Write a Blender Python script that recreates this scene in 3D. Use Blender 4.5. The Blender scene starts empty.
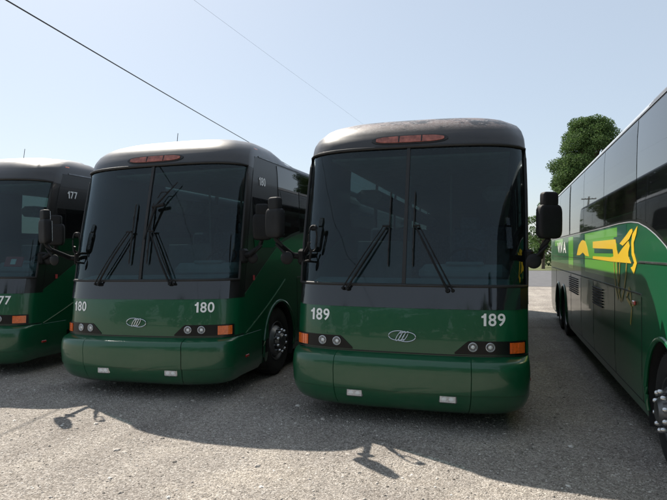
import bpy, math, random
import numpy as np
from mathutils import Vector, Matrix
R = math.radians
PI = math.pi
random.seed(4)
SC = bpy.context.scene
COL = SC.collection

# ------------------------------------------------------------------ tagging
def tag(o, label=None, cat=None, group=None, kind=None):
    if label: o['label'] = label
    if cat: o['category'] = cat
    if group: o['group'] = group
    if kind: o['kind'] = kind
    return o

def empty(name, loc=(0, 0, 0), rz=0):
    o = bpy.data.objects.new(name, None); COL.objects.link(o)
    o.location = loc; o.rotation_euler = (0, 0, rz); o.empty_display_size = .3
    return o

# ------------------------------------------------------------------ materials
def mat(name):
    m = bpy.data.materials.new(name); m.use_nodes = True
    nt = m.node_tree
    return m, nt, nt.nodes['Principled BSDF']

def N(nt, t, **kw):
    n = nt.nodes.new(t)
    for k, v in kw.items():
        if k.startswith('i_'):
            n.inputs[k[2:].replace('_', ' ')].default_value = v
        else:
            setattr(n, k, v)
    return n

def ramp(nt, src, stops):
    r = nt.nodes.new('ShaderNodeValToRGB')
    els = r.color_ramp.elements
    while len(els) < len(stops): els.new(.5)
    for e, (p, c) in zip(els, stops):
        e.position = p; e.color = (*c, 1) if len(c) == 3 else c
    nt.links.new(src, r.inputs['Fac'])
    return r

def simple(name, col, rough=.5, metal=0, coat=0, spec=.5, noise=0, nscale=8, coat_rough=.04, rvar=0):
    m, nt, b = mat(name)
    b.inputs['Base Color'].default_value = (*col, 1)
    b.inputs['Roughness'].default_value = rough
    b.inputs['Metallic'].default_value = metal
    b.inputs['Coat Weight'].default_value = coat
    b.inputs['Coat Roughness'].default_value = coat_rough
    b.inputs['Specular IOR Level'].default_value = spec
    tc = N(nt, 'ShaderNodeTexCoord')
    if noise:
        n = N(nt, 'ShaderNodeTexNoise', i_Scale=nscale, i_Detail=6.0, i_Roughness=.6)
        nt.links.new(tc.outputs['Object'], n.inputs['Vector'])
        r = ramp(nt, n.outputs['Fac'], [(.3, tuple(c * (1 - noise) for c in col)), (.7, tuple(min(1, c * (1 + noise)) for c in col))])
        nt.links.new(r.outputs['Color'], b.inputs['Base Color'])
    if rvar:
        n = N(nt, 'ShaderNodeTexNoise', i_Scale=3.0, i_Detail=8.0, i_Roughness=.65)
        nt.links.new(tc.outputs['Object'], n.inputs['Vector'])
        mr = N(nt, 'ShaderNodeMapRange', i_From_Min=.35, i_From_Max=.75, i_To_Min=rough, i_To_Max=rough + rvar)
        nt.links.new(n.outputs['Fac'], mr.inputs['Value'])
        nt.links.new(mr.outputs['Result'], b.inputs['Roughness'])
    return m

def paint(name, col, dust=.12, coat=1.0, rough=.32, dustcol=(.22, .19, .15)):
    """car paint with a thin film of dust, heavier near the ground, and slightly wavy panels"""
    m, nt, b = mat(name)
    tc = N(nt, 'ShaderNodeTexCoord')
    n = N(nt, 'ShaderNodeTexNoise', i_Scale=2.2, i_Detail=9.0, i_Roughness=.68)
    nt.links.new(tc.outputs['Object'], n.inputs['Vector'])
    sep = N(nt, 'ShaderNodeSeparateXYZ'); nt.links.new(tc.outputs['Object'], sep.inputs[0])
    low = N(nt, 'ShaderNodeMapRange', i_From_Min=.2, i_From_Max=.95, i_To_Min=.13, i_To_Max=0.0)
    nt.links.new(sep.outputs['Z'], low.inputs['Value'])
    nn = N(nt, 'ShaderNodeMapRange', i_From_Min=.42, i_From_Max=.72, i_To_Min=.15, i_To_Max=1.0)
    nt.links.new(n.outputs['Fac'], nn.inputs['Value'])
    add = N(nt, 'ShaderNodeMath', operation='ADD'); nt.links.new(low.outputs[0], add.inputs[0]); add.inputs[1].default_value = dust
    mul = N(nt, 'ShaderNodeMath', operation='MULTIPLY'); nt.links.new(add.outputs[0], mul.inputs[0]); nt.links.new(nn.outputs[0], mul.inputs[1])
    mx = N(nt, 'ShaderNodeMix', data_type='RGBA')
    mx.inputs[6].default_value = (*col, 1); mx.inputs[7].default_value = (*dustcol, 1)
    nt.links.new(mul.outputs[0], mx.inputs[0]); nt.links.new(mx.outputs[2], b.inputs['Base Color'])
    b.inputs['Roughness'].default_value = rough
    b.inputs['Coat Weight'].default_value = coat
    cr = N(nt, 'ShaderNodeMapRange', i_From_Min=0.0, i_From_Max=.5, i_To_Min=.025, i_To_Max=.22)
    nt.links.new(mul.outputs[0], cr.inputs['Value']); nt.links.new(cr.outputs[0], b.inputs['Coat Roughness'])
    w = N(nt, 'ShaderNodeTexNoise', i_Scale=1.4, i_Detail=2.0); nt.links.new(tc.outputs['Object'], w.inputs['Vector'])
    bp = N(nt, 'ShaderNodeBump', i_Strength=.12, i_Distance=.02); nt.links.new(w.outputs['Fac'], bp.inputs['Height'])
    nt.links.new(bp.outputs['Normal'], b.inputs['Coat Normal'])
    return m

M = {}
M['green'] = paint('green_paint', (.001, .078, .030), dust=.010, coat=.5)
M['green_bumper'] = paint('green_bumper_paint', (.001, .078, .030), dust=.015, coat=.55)
M['green_light'] = paint('mid_green_paint', (.003, .098, .038), dust=.008, coat=.45)
M['black'] = paint('black_paint', (.005, .0055, .006), dust=.015, coat=.2, rough=.42)
M['black_panel'] = simple('black_glass_panel', (.010, .011, .013), rough=.05, coat=.6, rvar=.12)
M['window'] = simple('dark_tinted_window', (.006, .007, .008), rough=.015, spec=.5, coat=.3, coat_rough=.01)
M['rubber'] = simple('black_rubber', (.012, .012, .012), rough=.55, noise=.3)
M['tyre'] = simple('tyre_rubber', (.014, .0135, .013), rough=.9, noise=.35, nscale=14)
M['plastic'] = simple('black_plastic', (.006, .0063, .007), rough=.55, spec=.3, noise=.25, rvar=.2)
M['chrome'] = simple('chrome', (.62, .63, .64), rough=.22, metal=1, rvar=.1)
M['alloy'] = simple('dull_alloy', (.20, .205, .21), rough=.4, metal=1, noise=.25, rvar=.2)
M['lamp_clear'] = simple('clear_lamp_lens', (.80, .82, .82), rough=.12, coat=1)
M['lamp_house'] = simple('black_lamp_housing', (.008, .008, .009), rough=.28, spec=.25, noise=.2)
M['lamp_bowl'] = simple('headlamp_bowl', (.55, .56, .58), rough=.35, metal=.5, noise=.3, nscale=30)
M['amber'] = simple('amber_lens', (.75, .13, .015), rough=.2, coat=1, noise=.25, nscale=40)
M['redlens'] = simple('red_lens', (.45, .03, .02), rough=.25, coat=1, noise=.3, nscale=30)
M['fadedlens'] = simple('faded_marker_lens', (.30, .095, .07), rough=.45, noise=.5, nscale=18)
M['white'] = simple('white_vinyl', (.86, .87, .86), rough=.45, noise=.06)
M['yellow'] = simple('yellow_vinyl', (.92, .60, .03), rough=.35, coat=.4)
M['shaded_gold'] = simple('shaded_gold_vinyl', (.36, .28, .05), rough=.4, coat=.3)  # horse yellow darkened to olive: shade on the legs put into the colour
M['lime'] = simple('lime_vinyl', (.13, .46, .04), rough=.3, coat=.6)
M['teal'] = simple('dark_teal_vinyl', (.008, .085, .065), rough=.3, coat=.6)
M['silver_roof'] = simple('silver_roof_paint', (.42, .44, .46), rough=.35, coat=.4, noise=.12)
M['interior'] = simple('grey_interior_trim', (.34, .35, .35), rough=.7, noise=.15)
M['dash'] = simple('pale_grey_dashboard', (.30, .31, .31), rough=.6, noise=.15, nscale=5)
M['seat'] = simple('blue_grey_seat_fabric', (.10, .12, .16), rough=.9, noise=.4, nscale=30)
M['under'] = simple('underbody', (.012, .012, .012), rough=.8)
M['sign_red'] = simple('red_card', (.45, .05, .06), rough=.5, noise=.1)
M['steel'] = simple('grey_wheel_steel', (.10, .10, .105), rough=.5, metal=.6, noise=.3)
M['wood'] = simple('weathered_pole_wood', (.12, .095, .07), rough=.9, noise=.4, nscale=6)
M['cable'] = simple('black_cable', (.02, .02, .022), rough=.6)

def glass_mat(name, tint, reflect=(1, 1, 1), ior=1.75):
    m, nt, b = mat(name)
    nt.nodes.remove(b)
    out = nt.nodes['Material Output']
    g = N(nt, 'ShaderNodeBsdfGlossy', i_Roughness=.02); g.inputs['Color'].default_value = (*reflect, 1)
    t = N(nt, 'ShaderNodeBsdfTransparent'); t.inputs['Color'].default_value = (*tint, 1)
    f = N(nt, 'ShaderNodeFresnel', i_IOR=ior)
    d = N(nt, 'ShaderNodeBsdfDiffuse'); d.inputs['Color'].default_value = (.45, .43, .40, 1)
    tc = N(nt, 'ShaderNodeTexCoord')
    n = N(nt, 'ShaderNodeTexNoise', i_Scale=2.0, i_Detail=8.0, i_Roughness=.7); nt.links.new(tc.outputs['Object'], n.inputs['Vector'])
    mr = N(nt, 'ShaderNodeMapRange', i_From_Min=.4, i_From_Max=.8, i_To_Min=.003, i_To_Max=.022); nt.links.new(n.outputs['Fac'], mr.inputs['Value'])
    m1 = N(nt, 'ShaderNodeMixShader'); m2 = N(nt, 'ShaderNodeMixShader')
    ge = N(nt, 'ShaderNodeNewGeometry'); iv = N(nt, 'ShaderNodeMath', operation='SUBTRACT'); iv.inputs[0].default_value = 1; nt.links.new(ge.outputs['Backfacing'], iv.inputs[1])
    fm_ = N(nt, 'ShaderNodeMath', operation='MULTIPLY'); nt.links.new(f.outputs[0], fm_.inputs[0]); nt.links.new(iv.outputs[0], fm_.inputs[1])
    nt.links.new(fm_.outputs[0], m1.inputs[0]); nt.links.new(t.outputs[0], m1.inputs[1]); nt.links.new(g.outputs[0], m1.inputs[2])
    nt.links.new(mr.outputs[0], m2.inputs[0]); nt.links.new(m1.outputs[0], m2.inputs[1]); nt.links.new(d.outputs[0], m2.inputs[2])
    nt.links.new(m2.outputs[0], out.inputs['Surface'])
    return m
M['glass'] = glass_mat('tinted_windshield_glass', (.50, .62, .63), ior=1.5, reflect=(.78, .92, .97))
M['side_glass'] = glass_mat('dark_side_glass', (.36, .40, .40), ior=1.6, reflect=(.95, .95, .95))

def cap_mat(name, wear, seed, sheen):
    """black roof cap, sun faded on top; wear = amount of peeled clear coat"""
    m, nt, b = mat(name)
    tc = N(nt, 'ShaderNodeTexCoord')
    mp = N(nt, 'ShaderNodeMapping'); mp.inputs['Location'].default_value = (seed, seed * .7, 0); mp.inputs['Scale'].default_value = (1, 1.2, 2.4)
    nt.links.new(tc.outputs['Object'], mp.inputs['Vector'])
    n1 = N(nt, 'ShaderNodeTexNoise', i_Scale=2.6, i_Detail=12.0, i_Roughness=.72); nt.links.new(mp.outputs[0], n1.inputs['Vector'])
    n2 = N(nt, 'ShaderNodeTexNoise', i_Scale=26.0, i_Detail=6.0, i_Roughness=.7); nt.links.new(mp.outputs[0], n2.inputs['Vector'])
    sep = N(nt, 'ShaderNodeSeparateXYZ'); nt.links.new(tc.outputs['Object'], sep.inputs[0])
    hz = N(nt, 'ShaderNodeMapRange', i_From_Min=3.36, i_From_Max=3.50, i_To_Min=0.0, i_To_Max=1.0); nt.links.new(sep.outputs['Z'], hz.inputs['Value'])
    a = N(nt, 'ShaderNodeMath', operation='ADD'); nt.links.new(n1.outputs['Fac'], a.inputs[0])
    sc = N(nt, 'ShaderNodeMath', operation='MULTIPLY'); nt.links.new(n2.outputs['Fac'], sc.inputs[0]); sc.inputs[1].default_value = .45
    nt.links.new(sc.outputs[0], a.inputs[1])
    th = N(nt, 'ShaderNodeMapRange', i_From_Min=.77 - .08 * wear, i_From_Max=.80 - .08 * wear, i_To_Min=0.0, i_To_Max=.85 if wear else 0.0)
    nt.links.new(a.outputs[0], th.inputs['Value'])
    mu = N(nt, 'ShaderNodeMath', operation='MULTIPLY'); nt.links.new(th.outputs[0], mu.inputs[0]); nt.links.new(hz.outputs[0], mu.inputs[1])
    base = ramp(nt, n1.outputs['Fac'], [(.3, (.011, .011, .012)), (.7, (.028, .026, .026))])
    pc = ramp(nt, n2.outputs['Fac'], [(.35, (.30, .28, .27)), (.5, (.14, .075, .06)), (.62, (.36, .35, .34))])
    mx = N(nt, 'ShaderNodeMix', data_type='RGBA'); nt.links.new(mu.outputs[0], mx.inputs[0])
    nt.links.new(base.outputs['Color'], mx.inputs[6]); nt.links.new(pc.outputs['Color'], mx.inputs[7])
    nt.links.new(mx.outputs[2], b.inputs['Base Color'])
    dz = N(nt, 'ShaderNodeMapRange', i_From_Min=3.42, i_From_Max=3.62, i_To_Min=0.0, i_To_Max=.38 if not wear else .12); nt.links.new(sep.outputs['Z'], dz.inputs['Value'])
    dn = N(nt, 'ShaderNodeMath', operation='MULTIPLY'); nt.links.new(dz.outputs[0], dn.inputs[0]); nt.links.new(n1.outputs['Fac'], dn.inputs[1]); 
    m3 = N(nt, 'ShaderNodeMix', data_type='RGBA'); nt.links.new(dn.outputs[0], m3.inputs[0]); nt.links.new(mx.outputs[2], m3.inputs[6]); m3.inputs[7].default_value = (.50, .43, .35, 1)
    nt.links.new(m3.outputs[2], b.inputs['Base Color'])
    rr = N(nt, 'ShaderNodeMapRange', i_From_Min=.35, i_From_Max=.7, i_To_Min=.32, i_To_Max=.5); nt.links.new(n1.outputs['Fac'], rr.inputs['Value'])
    nt.links.new(rr.outputs[0], b.inputs['Roughness'])
    b.inputs['Coat Weight'].default_value = sheen; b.inputs['Coat Roughness'].default_value = .30
    return m

# ------------------------------------------------------------------ mesh builder
class MB:
    def __init__(s): s.v = []; s.f = []; s.m = []
    def add(s, vs, fs, mi=0):
        o = len(s.v); s.v += [tuple(v) for v in vs]
        s.f += [tuple(i + o for i in f) for f in fs]; s.m += [mi] * len(fs)
    def box(s, c, d, rot=None, mi=0, bev=0):
        hx, hy, hz = d[0] / 2, d[1] / 2, d[2] / 2
        if bev <= 0:
            vs = [Vector((x, y, z)) for x in (-hx, hx) for y in (-hy, hy) for z in (-hz, hz)]
            fs = [(0, 1, 3, 2), (4, 6, 7, 5), (0, 4, 5, 1), (2, 3, 7, 6), (0, 2, 6, 4), (1, 5, 7, 3)]
        else:
            b = min(bev, hx * .95, hy * .95, hz * .95)
            vs = []; idx = {}
            for sx in (-1, 1):
                for sy in (-1, 1):
                    for sz in (-1, 1):
                        for ax in range(3):
                            p = [sx * (hx - b), sy * (hy - b), sz * (hz - b)]
                            p[ax] = (sx * hx, sy * hy, sz * hz)[ax]
                            idx[(sx, sy, sz, ax)] = len(vs); vs.append(Vector(p))
            fs = []
            for ax in range(3):
                a1, a2 = [i for i in range(3) if i != ax]
                for sg in (-1, 1):
                    q = []
                    for u, w in ((-1, -1), (1, -1), (1, 1), (-1, 1)):
                        k = [0, 0, 0]; k[ax] = sg; k[a1] = u; k[a2] = w
                        q.append(idx[(*k, ax)])
                    fs.append(tuple(q))
                for u in (-1, 1):
                    for w in (-1, 1):
                        k0 = [0, 0, 0]; k1 = [0, 0, 0]
                        k0[ax] = -1; k1[ax] = 1
                        k0[a1] = k1[a1] = u; k0[a2] = k1[a2] = w
                        fs.append((idx[(*k0, a1)], idx[(*k1, a1)], idx[(*k1, a2)], idx[(*k0, a2)]))
            for sx in (-1, 1):
                for sy in (-1, 1):
                    for sz in (-1, 1):
                        fs.append(tuple(idx[(sx, sy, sz, ax)] for ax in range(3)))
        if rot is not None: vs = [rot @ v for v in vs]
        s.add([v + Vector(c) for v in vs], fs, mi)
    def tube(s, pts, r, n=8, mi=0, closed=False, cap=True):
        pts = [Vector(p) for p in pts]; L = len(pts)
        rs = r if isinstance(r, (list, tuple)) else [r] * L
        rings = []
        up = Vector((0, 0, 1))
        for i, p in enumerate(pts):
            if closed: t = pts[(i + 1) % L] - pts[i - 1]
            else: t = pts[min(i + 1, L - 1)] - pts[max(i - 1, 0)]
            t.normalize()
            a = t.cross(up)
            if a.length < .05: a = t.cross(Vector((1, 0, 0)))
            a.normalize(); b = t.cross(a)
            rings.append([p + (a * math.cos(2 * PI * k / n) + b * math.sin(2 * PI * k / n)) * rs[i] for k in range(n)])
        vs = [v for q in rings for v in q]; fs = []
        for i in range(L if closed else L - 1):
            j = (i + 1) % L
            for k in range(n):
                k2 = (k + 1) % n
                fs.append((i * n + k, i * n + k2, j * n + k2, j * n + k))
        if cap and not closed:
            fs.append(tuple(range(n))[::-1]); fs.append(tuple((L - 1) * n + k for k in range(n)))
        s.add(vs, fs, mi)
    def lathe(s, prof, origin, axis='X', n=32, mi=0, sgn=1):
        """prof: (radius, distance along the axis)"""
        o = Vector(origin); vs = []; fs = []
        for (r, a) in prof:
            for k in range(n):
                t = 2 * PI * k / n
                if axis == 'X': v = Vector((a * sgn, r * math.cos(t), r * math.sin(t)))
                elif axis == 'Y': v = Vector((r * math.cos(t), a * sgn, r * math.sin(t)))
                else: v = Vector((r * math.cos(t), r * math.sin(t), a * sgn))
                vs.append(o + v)
        for i in range(len(prof) - 1):
            for k in range(n):
                k2 = (k + 1) % n
                fs.append((i * n + k, i * n + k2, (i + 1) * n + k2, (i + 1) * n + k))
        s.add(vs, fs, mi)
    def ball(s, c, r, n=10, mi=0):
        vs = []; fs = []; rx, ry, rz = r if isinstance(r, tuple) else (r, r, r)
        for i in range(n + 1):
            a = PI * i / n
            for k in range(n * 2):
                t = PI * k / n
                vs.append((c[0] + rx * math.sin(a) * math.cos(t), c[1] + ry * math.sin(a) * math.sin(t), c[2] + rz * math.cos(a)))
        for i in range(n):
            for k in range(n * 2):
                k2 = (k + 1) % (n * 2)
                fs.append((i * n * 2 + k, i * n * 2 + k2, (i + 1) * n * 2 + k2, (i + 1) * n * 2 + k))
        s.add(vs, fs, mi)
    def grid(s, fn, us, vs_, mi=0, back=None):
        """surface fn(u, v, off); with back = thickness it becomes a closed slab"""
        nu, nv = len(us), len(vs_)
        a = [fn(u, v, 0) for v in vs_ for u in us]
        fs = [(j * nu + i, j * nu + i + 1, (j + 1) * nu + i + 1, (j + 1) * nu + i) for j in range(nv - 1) for i in range(nu - 1)]
        if back:
            o = nu * nv
            a += [fn(u, v, -back) for v in vs_ for u in us]
            fs += [tuple(o + q for q in f[::-1]) for f in list(fs)]
            for i in range(nu - 1):
                fs.append((i + 1, i, o + i, o + i + 1)); t = (nv - 1) * nu
                fs.append((t + i, t + i + 1, o + t + i + 1, o + t + i))
            for j in range(nv - 1):
                fs.append((j * nu, (j + 1) * nu, o + (j + 1) * nu, o + j * nu)); t = nu - 1
                fs.append(((j + 1) * nu + t, j * nu + t, o + j * nu + t, o + (j + 1) * nu + t))
        s.add(a, fs, mi)
    def build(s, name, m, parent=None, smooth=True, angle=35, loc=None):
        me = bpy.data.meshes.new(name)
        me.from_pydata([tuple(v) for v in s.v], [], s.f)
        for q in (m if isinstance(m, (list, tuple)) else [m]): me.materials.append(q)
        if any(s.m): me.polygons.foreach_set('material_index', s.m)
        me.validate()
        import bmesh
        bm = bmesh.new(); bm.from_mesh(me)
        bmesh.ops.recalc_face_normals(bm, faces=bm.faces)
        if smooth:
            for f in bm.faces: f.smooth = True
            for e in bm.edges:
                if len(e.link_faces) == 2 and e.calc_face_angle(0) > R(angle): e.smooth = False
        bm.to_mesh(me); bm.free()
        o = bpy.data.objects.new(name, me); COL.objects.link(o)
        if parent is not None: o.parent = parent
        if loc is not None: o.location = loc
        return o

def rbox(mb, c, d, p=4.5, mi=0, n=14):
    c = Vector(c); vs = []; fs = []
    e = 2 / p
    sg = lambda v, q: math.copysign(abs(v) ** q, v)
    for i in range(n + 1):
        a = -PI / 2 + PI * i / n
        for k in range(2 * n):
            t = PI * k / n
            vs.append(c + Vector((d[0] / 2 * sg(math.cos(a), e) * sg(math.cos(t), e), d[1] / 2 * sg(math.cos(a), e) * sg(math.sin(t), e), d[2] / 2 * sg(math.sin(a), e))))
    for i in range(n):
        for k in range(2 * n):
            k2 = (k + 1) % (2 * n); fs.append((i * 2 * n + k, i * 2 * n + k2, (i + 1) * 2 * n + k2, (i + 1) * 2 * n + k))
    mb.add(vs, fs, mi)

def lin(a, b, n): return [a + (b - a) * i / (n - 1) for i in range(n)]

# ------------------------------------------------------------------ coach body surface
def interp(x, tab):
    if x <= tab[0][0]: return tab[0][1]
    for (a, p), (b, q) in zip(tab, tab[1:]):
        if x <= b:
            t = (x - a) / (b - a); return p + (q - p) * t
    return tab[-1][1]
def up_(z): return z if z <= 3.30 else 3.30 + (z - 3.30) * 1.23
Y0 = [(.28, .16), (.80, .16), (1.0, .166), (1.08, .173), (1.30, .197), (1.55, .245), (1.8, .29), (2.2, .375), (2.6, .47), (2.9, .545), (3.17, .615), (3.25, .64),
      (3.30, .665), (up_(3.38), .73), (up_(3.44), .81), (up_(3.49), .92), (up_(3.53), 1.06), (up_(3.56), 1.23), (up_(3.58), 1.42), (up_(3.59), 1.62), (up_(3.60), 1.95)]
WW = [(.28, 1.26), (.4, 1.285), (.6, 1.30), (2.2, 1.30), (2.7, 1.295), (3.1, 1.285), (3.25, 1.276), (3.30, 1.268), (up_(3.38), 1.245), (up_(3.44), 1.205),
      (up_(3.49), 1.14), (up_(3.53), 1.06), (up_(3.56), .96), (up_(3.58), .84), (up_(3.59), .72), (up_(3.60), .5)]
DD = [(.28, .48), (1.3, .50), (3.0, .50), (3.3, .52), (3.67, .75)]
NE = 3.0
LEN = 14.2
def yfront(z): return interp(z, Y0)
def half(z): return interp(z, WW) * 1.033
def depth(z): return interp(z, DD)
def raw_c(z, c):
    a = min(abs(c), 1) * PI / 2; s = 1 if c >= 0 else -1
    si, co = math.sin(a), max(math.cos(a), 0)
    return Vector((s * half(z) * si ** (2 / NE), yfront(z) + depth(z) * (1 - co ** (2 / NE)), z))
def raw_x(z, x):
    w = half(z); q = min(abs(x) / w, .9999)
    return Vector((x, yfront(z) + depth(z) * (1 - (1 - q ** NE) ** (1 / NE)), z))
def norm_x(z, x):
    e = .012
    a = raw_x(z, x + e) - raw_x(z, x - e); b = raw_x(z + e, x) - raw_x(z - e, x)
    n = a.cross(b); n.normalize()
    return n if n.y < 0 else -n
def fx(z, x, off=0): return raw_x(z, x) + norm_x(z, x) * off
def fc(z, c, off=0):
    p = raw_c(z, c)
    if off: p = p + norm_c(z, c) * off
    return p
def norm_c(z, c):
    e = .01; c0, c1 = max(c - e, -1), min(c + e, 1)
    a = raw_c(z, c1) - raw_c(z, c0); b = raw_c(z + e, c) - raw_c(z - e, c)
    n = a.cross(b); n.normalize()
    if n.y > .02 or n.x * (1 if c >= 0 else -1) < -.02: n = -n
    return n
def fs_(y, z, sg, off=0):
    """point on the coach side"""
    return Vector((sg * (half(z) + off), y, z))
def ztop(c): return 3.17 - .05 * abs(min(max(c, -1), 1)) ** 2.5     # upper edge of the windshield
ZB = 1.55; ZP = 1.30; CP = .87
WHEELS = [1.95, 10.45, 11.70]
def ly(y): return 3.08 + (y - 3.1) * 1.09      # spacing of the graphics along the side
def cx_(x, z=2.4): return math.copysign(math.asin(min(abs(x) / half(z), 1) ** (NE / 2)) * 2 / PI, x)

def side_x(sg):
    def g(u, v, off): return fs_(u, v, sg, off)
    return g

def side_patch(mb, sg, ys, zlo, zhi, off, nz=5, thick=.012, mi=0):
    """slab lying on the side between two height curves, sampled at ys"""
    def g(y, t, o):
        a = zlo(y) if callable(zlo) else zlo; b = zhi(y) if callable(zhi) else zhi
        z = a + (b - a) * t
        return fs_(max(y, yfront(z) + depth(z) - .02), z, sg, off + o)
    mb.grid(g, ys, lin(0, 1, nz), mi, back=thick)

def side_poly(mb, sg, pts, off, mi=0, thick=.0015):
    """flat closed outline (y, z) laid on the side as a thin slab"""
    from mathutils.geometry import tessellate_polygon
    tri = tessellate_polygon([[Vector((p[0], p[1], 0)) for p in pts]])
    n = len(pts)
    vs = [fs_(p[0], p[1], sg, off) for p in pts] + [fs_(p[0], p[1], sg, off - thick) for p in pts]
    fs = [tuple(t) for t in tri] + [tuple(n + q for q in t[::-1]) for t in tri]
    fs += [(i, (i + 1) % n, n + (i + 1) % n, n + i) for i in range(n)]
    mb.add(vs, fs, mi)

def ribbon(mb, sg, pts, w, off):
    for a, b in zip(pts, pts[1:]):
        d = Vector((b[0] - a[0], b[1] - a[1])); d.normalize(); nx = Vector((-d.y, d.x)) * w / 2
        side_poly(mb, sg, [(a[0] + nx.x, a[1] + nx.y), (b[0] + nx.x, b[1] + nx.y), (b[0] - nx.x, b[1] - nx.y), (a[0] - nx.x, a[1] - nx.y)], off)

def glyph(ch, size, bold):
    """one character as a thin slab, centred at the origin, and its width"""
    H = size * .72
    if ch == '1':
        w = H * .195; x1 = H * .16; pts = [(x1 - w, -H / 2), (x1, -H / 2), (x1, H / 2), (x1 - w * .82, H / 2), (x1 - w * 1.15, H * .36), (x1 - w * 1.95, H * .29), (x1 - w * 1.95, H * .15), (x1 - w, H * .15)]
        t = .0015; n = len(pts)
        vs = [(a, b, t) for a, b in pts] + [(a, b, -t) for a, b in pts]
        from mathutils.geometry import tessellate_polygon
        fs = [tuple(q) for q in tessellate_polygon([[Vector((a, b, 0)) for a, b in pts]])]
        fs += [(i, (i + 1) % n, n + (i + 1) % n, n + i) for i in range(n)]
        return vs, fs, H * .52
    cu = bpy.data.curves.new('lettering', 'FONT'); cu.body = ch; cu.size = size; cu.offset = bold * size
    cu.align_x = 'LEFT'; cu.align_y = 'BOTTOM_BASELINE'; cu.extrude = .0015; cu.resolution_u = 4
    o = bpy.data.objects.new('lettering', cu); COL.objects.link(o)
    me = bpy.data.meshes.new_from_object(o.evaluated_get(bpy.context.evaluated_depsgraph_get()))
    vs = [tuple(v.co) for v in me.vertices]; fs = [tuple(p.vertices) for p in me.polygons]
    bpy.data.objects.remove(o); bpy.data.curves.remove(cu); bpy.data.meshes.remove(me)
    x0, x1 = min(v[0] for v in vs), max(v[0] for v in vs); y0, y1 = min(v[1] for v in vs), max(v[1] for v in vs)
    k = H / (y1 - y0) * 1.01
    vs = [((v[0] - (x0 + x1) / 2) * .94, (v[1] - (y0 + y1) / 2) * k, v[2]) for v in vs]
    return vs, fs, (x1 - x0) * .94 + H * .06

def text_verts(s, size, bold=.02, sx=1.0):
    V, F = [], []; gl = [glyph(c, size, bold) for c in s]; gap = size * .03
    x = -(sum(g[2] for g in gl) + gap * (len(s) - 1)) / 2
    for vs, fs, w in gl:
        o = len(V); V += [((v[0] + x + w / 2) * sx, v[1], v[2]) for v in vs]; F += [tuple(q + o for q in f) for f in fs]
        x += w + gap
    return V, F

def front_text(name, s, size, x, z, m, parent, bold=.014):
    vs, fs = text_verts(s, size, bold)
    mb = MB(); mb.add([fx(z + v[1], x + v[0], .004 + v[2]) for v in vs], fs)
    return mb.build(name, m, parent, smooth=False)

def side_text(name, s, size, y, z, sg, m, parent, off=.010, bold=.012, sx=1.0):
    vs, fs = text_verts(s, size, bold, sx)
    mb = MB(); mb.add([fs_(y + sg * v[0], z + v[1], sg, off + v[2]) for v in vs], fs)
    return mb.build(name, m, parent, smooth=False)

ARC = [(.55, 1.26), (.9, 1.45), (1.3, 1.68), (1.819, 1.96), (2.102, 2.054), (2.457, 2.144), (2.866, 2.215), (3.257, 2.243), (3.9, 2.252), (5.1, 2.245), (13.6, 2.235)]
def arc(y): return interp(y, ARC)

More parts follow.
